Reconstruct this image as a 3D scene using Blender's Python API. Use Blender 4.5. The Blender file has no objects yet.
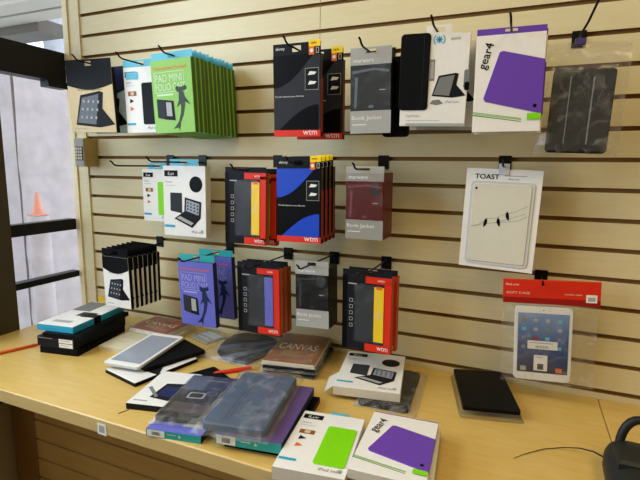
import bpy, bmesh, math, random
from mathutils import Vector, Matrix, Euler
random.seed(7)
C = bpy.context.scene.collection
S = bpy.context.scene
R = math.radians

# ---------------------------------------------------------------- camera
cam_d = bpy.data.cameras.new('camera'); cam = bpy.data.objects.new('camera', cam_d); C.objects.link(cam)
cam_d.sensor_fit = 'HORIZONTAL'; cam_d.sensor_width = 36.0; cam_d.lens = 465.9 * 36.0 / 640.0
cam_d.clip_start = 0.02; cam_d.clip_end = 200
yaw, pit, roll = 0.40415, 0.15546, -0.012662
fw = Vector((-math.sin(yaw) * math.cos(pit), math.cos(yaw) * math.cos(pit), -math.sin(pit)))
rt = fw.cross(Vector((0, 0, 1))).normalized(); dn = fw.cross(rt)
r2 = rt * math.cos(roll) + dn * math.sin(roll); d2 = -rt * math.sin(roll) + dn * math.cos(roll)
m = Matrix((r2, -d2, -fw)).transposed().to_4x4(); m.translation = Vector((0, -1.374, 0.605))
cam.matrix_world = m
S.camera = cam
# ---------------------------------------------------------------- world, lights, exposure
S.view_settings.view_transform = 'Standard'; S.view_settings.look = 'None'
S.view_settings.gamma = 1.0; S.view_settings.use_curve_mapping = False
S.view_settings.exposure = 0.14
S.cycles.use_denoising = True
S.cycles.max_bounces = 8; S.cycles.transparent_max_bounces = 16
W = bpy.data.worlds.new('sky'); S.world = W; W.use_nodes = True
bg = W.node_tree.nodes['Background']; bg.inputs[0].default_value = (0.80, 0.90, 1.0, 1); bg.inputs[1].default_value = 2.2

def area(name, loc, rot, sx, sy, power, col, spread=180):
    l = bpy.data.lights.new(name, 'AREA'); l.shape = 'RECTANGLE'; l.size = sx; l.size_y = sy
    l.energy = power; l.color = col; l.spread = R(spread)
    o = bpy.data.objects.new(name, l); C.objects.link(o); o.location = loc; o.rotation_euler = [R(a) for a in rot]
    return o
# daylight pouring through the shop front on the left
area('daylight', (-1.84, -1.50, 1.15), (0, -68, 0), 1.1, 2.0, 44, (0.76, 0.88, 1.0))
# ceiling troffers
area('ceiling_lamp_light', (-0.5, -1.25, 1.865), (0, 0, 0), 0.6, 0.6, 8, (1.0, 0.77, 0.40))
area('ceiling_lamp_light', (0.8, -1.4, 1.865), (0, 0, 0), 0.6, 0.6, 13, (1.0, 0.77, 0.40))

# ---------------------------------------------------------------- materials
def lin(c):
    return tuple(((x / 255) / 12.92 if x / 255 <= 0.04045 else ((x / 255 + 0.055) / 1.055) ** 2.4) for x in c)
MATS = {}
def mat(name, rgb, rough=0.5, metal=0.0, var=0.05, scale=60, bump=0.0, spec=0.22, coat=0.0):
    if name in MATS: return MATS[name]
    M = bpy.data.materials.new(name); M.use_nodes = True; nt = M.node_tree; b = nt.nodes['Principled BSDF']
    c = lin(rgb); n = nt.nodes.new('ShaderNodeTexNoise'); n.inputs['Scale'].default_value = scale; n.inputs['Detail'].default_value = 4
    tc = nt.nodes.new('ShaderNodeTexCoord'); nt.links.new(tc.outputs['Object'], n.inputs['Vector'])
    mx = nt.nodes.new('ShaderNodeMix'); mx.data_type = 'RGBA'
    mx.inputs[6].default_value = tuple(x * (1 - var) for x in c) + (1,); mx.inputs[7].default_value = tuple(min(1, x * (1 + var)) for x in c) + (1,)
    nt.links.new(n.outputs['Fac'], mx.inputs[0]); nt.links.new(mx.outputs[2], b.inputs['Base Color'])
    b.inputs['Roughness'].default_value = rough; b.inputs['Metallic'].default_value = metal
    b.inputs['Specular IOR Level'].default_value = spec; b.inputs['Coat Weight'].default_value = coat
    if bump:
        bp = nt.nodes.new('ShaderNodeBump'); bp.inputs['Strength'].default_value = bump; bp.inputs['Distance'].default_value = 0.002
        nt.links.new(n.outputs['Fac'], bp.inputs['Height']); nt.links.new(bp.outputs['Normal'], b.inputs['Normal'])
    MATS[name] = M; return M

def wood(name, rgb1, rgb2, rough, stretch, bump=0.0):
    M = bpy.data.materials.new(name); M.use_nodes = True; nt = M.node_tree; b = nt.nodes['Principled BSDF']
    tc = nt.nodes.new('ShaderNodeTexCoord'); mp = nt.nodes.new('ShaderNodeMapping'); mp.inputs['Scale'].default_value = stretch
    n = nt.nodes.new('ShaderNodeTexNoise'); n.inputs['Scale'].default_value = 6; n.inputs['Detail'].default_value = 6; n.inputs['Roughness'].default_value = 0.65
    cr = nt.nodes.new('ShaderNodeValToRGB'); cr.color_ramp.elements[0].position = 0.3; cr.color_ramp.elements[1].position = 0.7
    cr.color_ramp.elements[0].color = lin(rgb1) + (1,); cr.color_ramp.elements[1].color = lin(rgb2) + (1,)
    nt.links.new(tc.outputs['Object'], mp.inputs['Vector']); nt.links.new(mp.outputs[0], n.inputs['Vector'])
    nt.links.new(n.outputs['Fac'], cr.inputs[0]); nt.links.new(cr.outputs[0], b.inputs['Base Color'])
    b.inputs['Roughness'].default_value = rough
    MATS[name] = M; return M

def clear(name, tint, fac, rough, white, ior=1.45):
    """thin transparent film or pane: transparent, a pale veil painted in patches as highlights, plus fresnel gloss"""
    M = bpy.data.materials.new(name); M.use_nodes = True; nt = M.node_tree; nt.nodes.clear()
    out = nt.nodes.new('ShaderNodeOutputMaterial'); tr = nt.nodes.new('ShaderNodeBsdfTransparent'); tr.inputs[0].default_value = tint + (1,)
    df = nt.nodes.new('ShaderNodeBsdfDiffuse'); df.inputs[0].default_value = white + (1,)
    gl = nt.nodes.new('ShaderNodeBsdfGlossy'); gl.inputs['Roughness'].default_value = rough
    m1 = nt.nodes.new('ShaderNodeMixShader'); m2 = nt.nodes.new('ShaderNodeMixShader'); lw = nt.nodes.new('ShaderNodeLayerWeight'); lw.inputs[0].default_value = .5; pw = nt.nodes.new('ShaderNodeMath'); pw.operation = 'POWER'; pw.inputs[1].default_value = 4; nt.links.new(lw.outputs['Facing'], pw.inputs[0]); fr = nt.nodes.new('ShaderNodeMath'); fr.operation = 'MULTIPLY_ADD'; fr.inputs[1].default_value = .45; fr.inputs[2].default_value = .03; nt.links.new(pw.outputs[0], fr.inputs[0])
    n = nt.nodes.new('ShaderNodeTexNoise'); n.inputs['Scale'].default_value = 25; mm = nt.nodes.new('ShaderNodeMapRange'); mm.inputs[1].default_value = .50; mm.inputs[2].default_value = .80; mm.inputs[3].default_value = fac * .35; mm.inputs[4].default_value = fac * 2.2; n.inputs['Detail'].default_value = 5; n.inputs['Distortion'].default_value = 1.5  # patchy white veil, highlights on the film put into its colour
    tc = nt.nodes.new('ShaderNodeTexCoord'); nt.links.new(tc.outputs['Object'], n.inputs['Vector'])
    nt.links.new(n.outputs['Fac'], mm.inputs[0]); nt.links.new(mm.outputs[0], m1.inputs[0])
    nt.links.new(tr.outputs[0], m1.inputs[1]); nt.links.new(df.outputs[0], m1.inputs[2])
    nt.links.new(fr.outputs[0], m2.inputs[0]); nt.links.new(m1.outputs[0], m2.inputs[1]); nt.links.new(gl.outputs[0], m2.inputs[2])
    nt.links.new(m2.outputs[0], out.inputs[0]); MATS[name] = M; return M

slat_m = wood('maple_laminate', (213, 199, 155), (220, 207, 167), 0.42, (1.5, 1.5, 14))
top_m = wood('worktop_laminate', (206, 170, 88), (217, 184, 108), 0.30, (2, 12, 12))
edge_m = wood('worktop_edge', (200, 172, 110), (211, 184, 124), 0.4, (2, 12, 12))
endp_m = wood('brown_panel', (132, 96, 44), (142, 106, 52), 0.5, (3, 3, 12))
shade_slat_m = wood('maple_warm_shade', (186, 146, 76), (196, 158, 88), 0.45, (1.5, 1.5, 14))  # slat laminate again, warm shade under the counter put into its colour
groove_m = mat('groove_brown', (150, 112, 62), 0.8)
WHITE = mat('card_white', (232, 230, 226), 0.35)
OFFW = mat('card_offwhite', (214, 208, 196), 0.45)
LGREY = mat('card_light_grey', (165, 166, 164), 0.4)
GREY = mat('card_grey', (120, 122, 124), 0.4)
DGREY = mat('dark_grey', (50, 53, 58), 0.4, spec=.06)
BLACK = mat('card_black', (13, 13, 15), 0.35, spec=.06)
CHAR = mat('card_charcoal', (30, 31, 35), 0.4, spec=.06)
RED = mat('card_red', (214, 48, 28), 0.35)
DRED = mat('card_dark_red', (150, 26, 22), 0.4)
YEL = mat('card_yellow', (246, 206, 20), 0.4)
ORANGE = mat('orange_print', (226, 110, 40), 0.4)
BLUE = mat('card_blue', (22, 68, 190), 0.35)
GREEN = mat('card_green', (138, 192, 88), 0.4)
DGREEN = mat('card_green_edge', (74, 104, 34), 0.5)
LIME = mat('case_lime', (128, 212, 20), 0.35)
TEAL = mat('tab_teal', (50, 160, 160), 0.35)
TEALB = mat('tab_blue', (90, 180, 205), 0.35)
PURP = mat('case_purple', (104, 66, 172), 0.4)
VIOL = mat('card_violet', (100, 104, 194), 0.35)
LVIOL = mat('print_lilac', (164, 160, 222), 0.4)
TAN = mat('card_tan', (206, 186, 142), 0.4)
KRAFT = mat('card_kraft', (150, 118, 72), 0.6)
MAROON = mat('card_maroon', (96, 24, 30), 0.35)
NAVY = mat('print_navy', (36, 46, 84), 0.4, spec=.1)
DBLUE = mat('film_slate_blue', (70, 84, 110), 0.35)
METAL = mat('black_metal', (22, 22, 22), 0.35, 0.4)
RUBBER = mat('black_leatherette', (15, 16, 18), 0.6, bump=0.5, scale=400, spec=.06)
CASEG = mat('case_dark_grey', (34, 36, 37), 0.5, bump=0.3, scale=300, spec=.1)
SCREEN = mat('screen_blue', (60, 96, 160), 0.15)
SCRD = mat('screen_dark', (38, 42, 52), 0.15)
SCRG = mat('screen_silver', (150, 156, 168), 0.12)
SILV = mat('silver_plastic', (200, 202, 206), 0.3)
BRONZE = mat('canvas_brown', (140, 84, 38), 0.4, var=0.35, scale=25)
CRED = mat('canvas_red', (140, 48, 28), 0.4, var=0.3, scale=25)
CREAM = mat('card_cream', (212, 204, 176), 0.45)
CYAN = mat('print_cyan', (40, 160, 200), 0.4)
DARKFR = mat('window_post_brown', (66, 60, 46), 0.5)
BLKFR = mat('window_rail_black', (14, 15, 18), 0.4)
FILM = clear('clear_film', (0.97, 0.97, 0.97), 0.05, 0.12, (0.8, 0.8, 0.8))
BAG = clear('poly_bag', (0.96, 0.96, 0.955), 0.115, 0.22, (0.75, 0.74, 0.7))
GLASS = clear('window_glass', (0.98, 0.99, 1.0), 0.01, 0.02, (0.9, 0.9, 0.9))
WINF = clear('box_window_film', (0.98, 0.98, 0.98), 0.05, 0.15, (0.7, 0.75, 0.8))

# ---------------------------------------------------------------- mesh helpers
def HANG(w, h, d): return lambda u, v, n: Vector((u - w / 2, -n, v))
def LAY(w, h, d): return lambda u, v, n: Vector((u - w / 2, v - h / 2, d + n))
IDT = lambda x, y, z: Vector((x, y, z))
TXT = {}
def text_polys(s):
    if s in TXT: return TXT[s]
    cu = bpy.data.curves.new('t', 'FONT'); cu.body = s; cu.fill_mode = 'FRONT' if hasattr(cu, 'fill_mode') else None; cu.resolution_u = 3
    o = bpy.data.objects.new('t', cu); C.objects.link(o); bpy.context.view_layer.update()
    me = o.evaluated_get(bpy.context.evaluated_depsgraph_get()).to_mesh()
    vs = [tuple(v.co[:2]) for v in me.vertices]; fs = [tuple(p.vertices) for p in me.polygons]
    bpy.data.objects.remove(o); bpy.data.curves.remove(cu)
    x0 = min(v[0] for v in vs); x1 = max(v[0] for v in vs); y0 = min(v[1] for v in vs); y1 = max(v[1] for v in vs)
    TXT[s] = (vs, fs, x0, y0, x1, y1); return TXT[s]

class MB:
    """collects one mesh; T maps (u across, v up, n outward) to local xyz"""
    def __init__(s, T=IDT): s.v = []; s.f = []; s.mi = []; s.ms = []; s.T = T; s.smooth = []
    def m(s, mt):
        if mt not in s.ms: s.ms.append(mt)
        return s.ms.index(mt)
    def face(s, pts, mt):
        b = len(s.v); s.v += [s.T(*p) for p in pts]; s.f.append(tuple(range(b, b + len(pts)))); s.mi.append(s.m(mt)); s.smooth.append(False)
    def raw(s, pts, faces, mt, smooth=False):
        b = len(s.v); s.v += [s.T(*p) for p in pts]
        for f in faces: s.f.append(tuple(b + i for i in f)); s.mi.append(s.m(mt)); s.smooth.append(smooth)
    def box(s, a, b, mt, front=None, back=None, sides=None, r=0.0008):
        """box from corner a to corner b in (u,v,n) with a small chamfer on its front rim"""
        (u0, v0, n0), (u1, v1, n1) = a, b; c = min(r, (n1 - n0) * .3, (u1 - u0) * .3, (v1 - v0) * .3)
        P = [(u0, v0, n0), (u1, v0, n0), (u1, v1, n0), (u0, v1, n0), (u0, v0, n1 - c), (u1, v0, n1 - c), (u1, v1, n1 - c), (u0, v1, n1 - c),
             (u0 + c, v0 + c, n1), (u1 - c, v0 + c, n1), (u1 - c, v1 - c, n1), (u0 + c, v1 - c, n1)]
        s.raw(P, [(3, 2, 1, 0)], back or mt); s.raw(P, [(8, 9, 10, 11)], front or mt)
        s.raw(P, [(0, 1, 5, 4), (1, 2, 6, 5), (2, 3, 7, 6), (3, 0, 4, 7)], sides or mt)
        s.raw(P, [(4, 5, 9, 8), (5, 6, 10, 9), (6, 7, 11, 10), (7, 4, 8, 11)], front or mt)
    def outline(s, pts, n0, n1, mt, side=None, cham=0.0):
        """prism from a 2d outline (counter clockwise) with chamfered front rim"""
        k = len(pts); cx = sum(p[0] for p in pts) / k; cy = sum(p[1] for p in pts) / k
        sx = max(abs(p[0] - cx) for p in pts); sy = max(abs(p[1] - cy) for p in pts)
        inn = [(cx + (x - cx) * (1 - cham / sx), cy + (y - cy) * (1 - cham / sy)) for x, y in pts] if cham else pts
        P = [(x, y, n0) for x, y in pts] + [(x, y, n1 - cham) for x, y in pts] + [(x, y, n1) for x, y in inn]
        s.raw(P, [tuple(range(k))[::-1]], side or mt)
        s.raw(P, [tuple(range(2 * k, 3 * k))], mt)
        for i in range(k):
            j = (i + 1) % k; s.raw(P, [(i, j, k + j, k + i)], side or mt)
            if cham: s.raw(P, [(k + i, k + j, 2 * k + j, 2 * k + i)], mt)
    def quad(s, u0, v0, u1, v1, mt, L=1): s.face([(u0, v0, L * .0003), (u1, v0, L * .0003), (u1, v1, L * .0003), (u0, v1, L * .0003)], mt)
    def poly(s, pts, mt, L=1): s.face([(x, y, L * .0003) for x, y in pts], mt)
    def text(s, t, u, v, hgt, mt, L=2, width=None, rot=0, align='l', bold=0):
        vs, fs, x0, y0, x1, y1 = text_polys(t); k = hgt / (y1 - y0); kx = k if width is None else width / (x1 - x0)
        ox = {'l': 0, 'c': -(x1 - x0) / 2, 'r': -(x1 - x0)}[align]; c, sn = math.cos(R(rot)), math.sin(R(rot))
        P = []
        for x, y in vs:
            a = (x - x0 + ox) * kx; b = (y - y0) * k; P.append((u + a * c - b * sn, v + a * sn + b * c, L * .0003))
        s.raw(P, fs, mt)
        if bold: s.raw([(x + bold, y + bold * .5, n_ + .00005) for x, y, n_ in P], fs, mt); s.raw([(x - bold, y - bold * .5, n_ + .0001) for x, y, n_ in P], fs, mt)
    def tube(s, pts, r, mt, seg=8, closed=False):
        pts = [Vector(p) for p in pts]; rs = r if isinstance(r, (list, tuple)) else [r] * len(pts); rings = []; k = len(pts); nrm = None
        for i, p in enumerate(pts):
            if closed: t = pts[(i + 1) % k] - pts[i - 1]
            else: t = (pts[min(i + 1, k - 1)] - pts[max(i - 1, 0)])
            t.normalize()
            if nrm is None: nrm = t.orthogonal().normalized()
            else: nrm = (nrm - t * nrm.dot(t)).normalized()
            bn = t.cross(nrm); rings += [tuple(p + (nrm * math.cos(a) + bn * math.sin(a)) * rs[i]) for a in [2 * math.pi * q / seg for q in range(seg)]]
        F = []
        for i in range(k if closed else k - 1):
            j = (i + 1) % k
            for q in range(seg): F.append((i * seg + q, i * seg + (q + 1) % seg, j * seg + (q + 1) % seg, j * seg + q))
        s.raw(rings, F, mt, True)
        if not closed: s.raw(rings, [tuple(range(seg))[::-1], tuple(range((k - 1) * seg, k * seg))], mt)
    def build(s, name, parent=None, loc=None):
        me = bpy.data.meshes.new(name); me.from_pydata([tuple(v) for v in s.v], [], s.f)
        for x in s.ms: me.materials.append(x)
        me.polygons.foreach_set('material_index', s.mi); me.polygons.foreach_set('use_smooth', s.smooth); me.update()
        o = bpy.data.objects.new(name, me); C.objects.link(o)
        if parent: o.parent = parent
        if loc: o.location = loc
        return o
def rr(u0, v0, u1, v1, r, k=5):
    pts = []
    for cx, cy, a0 in ((u1 - r, v0 + r, -90), (u1 - r, v1 - r, 0), (u0 + r, v1 - r, 90), (u0 + r, v0 + r, 180)):
        for i in range(k + 1): a = R(a0 + 90 * i / k); pts.append((cx + r * math.cos(a), cy + r * math.sin(a)))
    return pts
def disc(cx, cy, r, k=24, ry=None): return [(cx + r * math.cos(2 * math.pi * i / k), cy + (ry or r) * math.sin(2 * math.pi * i / k)) for i in range(k)]

def tag(o, label, cat, group=None, kind=None):
    if label: o['label'] = label
    if cat: o['category'] = cat
    if group: o['group'] = group
    if kind: o['kind'] = kind
    return o
def empty(name, label, cat, group=None, loc=(0, 0, 0), rot=(0, 0, 0)):
    o = bpy.data.objects.new(name, None); o.empty_display_size = 0.05; C.objects.link(o)
    o.location = loc; o.rotation_euler = [R(a) for a in rot]; return tag(o, label, cat, group)
def hang(name, label, cat, group, pos, wh, rot):
    """pos = middle of the front face's top edge"""
    M = Euler([R(a) for a in rot]).to_matrix(); b = Vector(pos) + M @ Vector((0, 0, -wh[1]))
    return empty(name, label, cat, group, b, rot)
def copy_tree(o, label=None, d=(0, 0, 0), rot=None, parent=None):
    c = o.copy(); C.objects.link(c)
    if parent: c.parent = parent
    else:
        c.location = o.location + Vector(d)
        if rot: c.rotation_euler = [o.rotation_euler[i] + R(rot[i]) for i in range(3)]
        if label: c['label'] = label
    for ch in [x for x in bpy.data.objects if x.parent == o]: copy_tree(ch, parent=c)
    return c
def struct(mb, name): o = mb.build(name); o['kind'] = 'structure'; return o
ORD = ['first', 'second', 'third', 'fourth', 'fifth', 'sixth', 'seventh', 'eighth', 'ninth', 'tenth', 'eleventh', 'twelfth']

# ================================================================ THE SETTING
P = 0.0762; G0 = 0.022                    # slat pitch, lowest groove above the worktop
XL, XR, ZT, ZF = -1.68, 2.4, 1.9, -0.92
# slatwall: boards with real recessed grooves
mb = MB()
mb.box((-1.61, 0.012, ZF), (XR, 0.03, ZT), groove_m, r=0)
g = 0.0058
zs = [G0 + P * k for k in range(-12, 25)]
for a, b in zip(zs[:-1], zs[1:]):
    z0, z1 = a + g, b - g
    if z1 > ZT: z1 = ZT
    if z0 > ZT or z1 - z0 < 0.01: continue
    mb.raw([(-1.61, 0.012, z0), (XR, 0.012, z0), (XR, 0.012, z1), (-1.61, 0.012, z1), (-1.61, 0.0, z0), (XR, 0.0, z0), (XR, 0.0, z1), (-1.61, 0.0, z1)],
           [(4, 5, 6, 7)], slat_m)
    mb.raw([(-1.61, 0.012, z0), (XR, 0.012, z0), (XR, 0.012, z1), (-1.61, 0.012, z1), (-1.61, 0.0, z0), (XR, 0.0, z0), (XR, 0.0, z1), (-1.61, 0.0, z1)],
           [(0, 1, 5, 4), (3, 7, 6, 2)], groove_m)
# joint between two slatwall sheets
mb.box((-0.597, -0.0004, G0 + 9 * P), (-0.5955, 0.0, ZT), groove_m, r=0)
struct(mb, 'wall_back')
mb = MB(); mb.box((-1.655, -0.006, ZF), (-1.60, 0.012, ZT), slat_m); mb.box((-1.68, -0.012, ZF), (-1.655, 0.03, ZT), slat_m); struct(mb, 'trim_1')
mb = MB(); mb.box((-1.9, -3.6, ZF - .05), (XR, 0.03, ZF), mat('floor_tile', (122, 98, 68), 0.5)); struct(mb, 'floor')
mb = MB(); mb.box((-1.9, -3.6, ZT), (XR, 0.03, ZT + .05), mat('ceiling_tile', (225, 220, 205), 0.8)); struct(mb, 'ceiling')
wm = mat('painted_wall', (176, 160, 128), 0.7)
mb = MB(); mb.box((XR, -3.6, ZF), (XR + .05, 0.03, ZT), wm); struct(mb, 'wall_right')
mb = MB(); mb.box((-1.72, -3.65, ZF), (XR, -3.6, ZT), wm); struct(mb, 'wall_front')
# left wall: sill wall, header, and the glazed shop front between posts
mb = MB(); mb.box((-1.80, -3.6, ZF), (-1.68, 0.0, -0.08), wm); mb.box((-1.80, -3.6, 1.75), (-1.68, 0.0, ZT), wm)
mb.box((-1.80, -3.6, -0.25), (-1.68, -2.7, 1.75), wm); struct(mb, 'wall_left')
def window(n, y0, y1):
    mb = MB(); z0, z1 = -0.08, 1.75
    mb.box((-1.74, y0, 0.920), (-1.68, y1, 1.032), BLKFR); mb.box((-1.72, y0, 0.338), (-1.68, y1, 0.382), BLKFR)
    mb.box((-1.72, y0, 0.140), (-1.68, y1, 0.164), BLKFR); mb.box((-1.74, y0, z0), (-1.68, y1, z0 + .04), BLKFR); mb.box((-1.74, y0, z1 - .04), (-1.68, y1, z1), BLKFR)
    w = struct(mb, 'window_%d' % n)
    gm = MB(); gm.face([(-1.71, y0, z0), (-1.71, y1, z0), (-1.71, y1, z1), (-1.71, y0, z1)], GLASS); gm.build('pane', w)
    return w
mb = MB(); mb.box((-1.745, -2.7, 0.920), (-1.652, -0.296, 1.032), BLKFR); struct(mb, 'trim_4')
w1 = window(1, -0.296, -0.0125)
k = MB(); k.box((-1.72, -0.095, 0.895), (-1.675, -0.0125, 0.920), BLKFR); k.build('latch', w1)
window(2, -1.55, -0.46); window(3, -2.7, -1.66)
mb = MB(); mb.box((-1.76, -0.46, -0.25), (-1.66, -0.296, 1.75), DARKFR); struct(mb, 'trim_2')
mb = MB(); mb.box((-1.76, -1.66, -0.25), (-1.66, -1.55, 1.75), DARKFR); struct(mb, 'trim_3')

# ---- outside the window
mb = MB(); mb.box((-14, -8, ZF - .08), (-1.8, 12, ZF - .03), mat('pavement', (190, 190, 190), 0.8, var=.15, scale=6)); o = mb.build('ground'); o['kind'] = 'structure'
conc = mat('rough_concrete', (176, 166, 166), 0.9, var=0.28, scale=9, bump=0.6)
mb = MB()
nx, nz = 14, 20; pts = []; F = []
# facing the shop: a rough cast block with an uneven face
rnd = random.Random(3)
for j in range(nz + 1):
    for i in range(nx + 1):
        pts.append((-2.9 + rnd.uniform(-.012, .012), 0.60 + 1.04 * i / nx, ZF + 2.13 * j / nz))
for j in range(nz):
    for i in range(nx): a = j * (nx + 1) + i; F.append((a, a + 1, a + nx + 2, a + nx + 1))
mb.raw(pts, F, conc, True)
mb.box((-3.3, 0.60, ZF), (-2.92, 1.64, ZF + 2.13), conc)
tag(mb.build('concrete_pillar'), 'pale rough concrete pillar standing outside the window', 'pillar')

mb = MB(); mb.tube([(-2.70, .555, ZF), (-2.70, .555, .27), (-2.70, .555, .29)], [.062, .060, .056], conc, 16); tag(mb.build('concrete_bollard'), 'pale concrete bollard outside in front of the pillar, the cone on it', 'bollard')
# ================================================================ COUNTER
ct = empty('counter', 'maple laminate counter with slatted front along the slatwall', 'counter', None, (-0.7, -0.35, ZF))
o_ = Vector((-0.7, -0.35, ZF)); sh = lambda x, y, z: Vector((x, y, z)) - o_
mb = MB(sh); mb.box((-1.66, -0.625, -0.036), (0.2295, -0.001, 0.0), top_m, r=.002)
mb.build('worktop', ct)
mb = MB(sh); mb.box((-1.655, -0.627, -0.035), (0.2295, -0.6245, -0.0015), edge_m, r=0.0005); mb.build('edge_band', ct)
mb = MB(sh); mb.box((-1.54, -0.345, ZF), (0.2295, -0.33, -0.036), groove_m, r=0)
zs = [-0.30 - 0.0752 * k for k in range(8)]; zz = [-0.036] + zs
for a, b in zip(zz[:-1], zz[1:]): mb.box((-1.54, -0.35, b + .004), (0.2295, -0.345, a - (.004 if a != -0.036 else 0)), shade_slat_m, r=0)
mb.build('front_panel', ct)
mb = MB(sh); mb.box((-1.66, -0.352, ZF), (-1.54, -0.33, -0.036), endp_m); mb.build('end_panel', ct)
c2 = empty('counter', 'second maple counter section butted on at the right behind the black device', 'counter', None, (1.2, -0.35, ZF))
o2 = Vector((1.2, -0.35, ZF)); sh2 = lambda x, y, z: Vector((x, y, z)) - o2
mb = MB(sh2); mb.box((0.2312, -0.625, -0.036), (2.3, -0.001, 0.0), top_m, r=.002); mb.build('worktop', c2)
mb = MB(sh2); mb.box((0.2312, -0.35, ZF), (2.3, -0.33, -0.036), slat_m); mb.build('front_panel', c2)
mb = MB(); mb.box((-0.0145, -.0006, -.014), (0.0145, 0, .015), WHITE, r=.0003); mb.quad(0, 0, 0, 0, LGREY)
mb = MB(lambda u, v, n: Vector((u, -n, v))); mb.box((-.0145, -.0145, 0), (.0145, .0145, .0006), WHITE, r=.0002); mb.quad(-.009, -.008, .009, .009, LGREY, 3)
tag(mb.build('price_sticker', None, (-0.882, -0.6275, -0.0235)), 'small white sticker on the front edge of the counter', 'sticker')

# ================================================================ PEG HOOKS
def hook(x, zg, zb, L, label, lean=0.0, tip=0.026):
    """zg = groove height, zb = bar height"""
    r = empty('peg_hook', label, 'hook', 'peg hooks on the slatwall', (x, 0, zg))
    mb = MB(); mb.box((-.016, -.003, -.030), (.016, -.0005, .010), METAL, r=.0005); mb.box((-.012, -.0005, -.003), (.012, .007, .0035), METAL, r=.0003); mb.build('bracket', r)
    mb = MB(); dz = zb - zg
    pts = [(0, -.002, dz), (lean * .5, -L * .5, dz), (lean, -L + .012, dz), (lean, -L, dz + .004), (lean - .001, -L - .006, dz + .012), (lean - .002, -L - .012, dz + tip)]
    mb.tube(pts, .0026, METAL); mb.build('bar', r)
    return r
K3, K7, K11 = G0 + 12 * P, G0 + 8 * P, G0 + 4 * P

# ================================================================ PACKAGE BUILDERS
# every builder draws a design of size w x h x d either hanging (HANG) or lying (LAY)
def tab_part(T, w, h, hh, mt, r, u0=None, u1=None, n=-.001, hole=True, backn=None):
    """hang tab above the body with a slot for the bar"""
    u0 = 0 if u0 is None else u0; u1 = w if u1 is None else u1; c = (u0 + u1) / 2; a = .013; mb = MB(T)
    v0, v1 = h - hh, h; h0, h1 = v0 + hh * .25, v1 - hh * .22
    for q in ((u0, v0, c - a, v1), (c + a, v0, u1, v1), (c - a, v0, c + a, h0), (c - a, h1, c + a, v1)):
        mb.box((q[0], q[1], n - .0008), (q[2], q[3], n), mt, r=.0001)
    return mb.build('hang_tab', r)

def tablet_stand(mb, cx, cy, s, body, screen, L=2, icons=True):
    """printed picture of a tablet propped in its folio"""
    q = lambda pts: [(cx + x * s, cy + y * s) for x, y in pts]
    mb.poly(q([(-.55, -.42), (.30, -.50), (.62, -.46), (.85, -.42), (.45, .02), (.52, .46), (.40, .50), (-.30, .40)]), body, L)
    mb.poly(q([(-.48, -.36), (.18, -.42), (.36, .42), (-.25, .33)]), screen, L + 1)
    if icons:
        for i in range(4):
            for j in range(3):
                x = -.34 + i * .17 + j * .06; y = -.24 + j * .22 - i * .01
                mb.poly(q([(x, y), (x + .06, y), (x + .07, y + .07), (x + .01, y + .07)]), LGREY, L + 2)

def kens(T, r, w, h, d, paper, edge=BLACK, hh=.028, top=BLACK):
    mb = MB(T); H = h - hh
    mb.box((0, 0, -d), (w, H, 0), paper, sides=edge)
    # black upper field with a bowed lower edge
    n = 10; arc = [(w * i / n, h * .64 - .016 * math.sin(math.pi * i / n) + .004) for i in range(n + 1)]
    mb.poly(arc + [(w, H), (0, H)], top, 1)
    mb.text('Kensington', w * .5, h * .575, .0055, CHAR, 2, align='c', width=w * .52)
    tablet_stand(mb, w * .46, h * .32, w * .62, BLACK, SCRD)
    mb.quad(w * .08, h * .05, w * .35, h * .062, LGREY, 2)
    mb.build('box', r); tab_part(T, w, h, hh, top, r)

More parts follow.
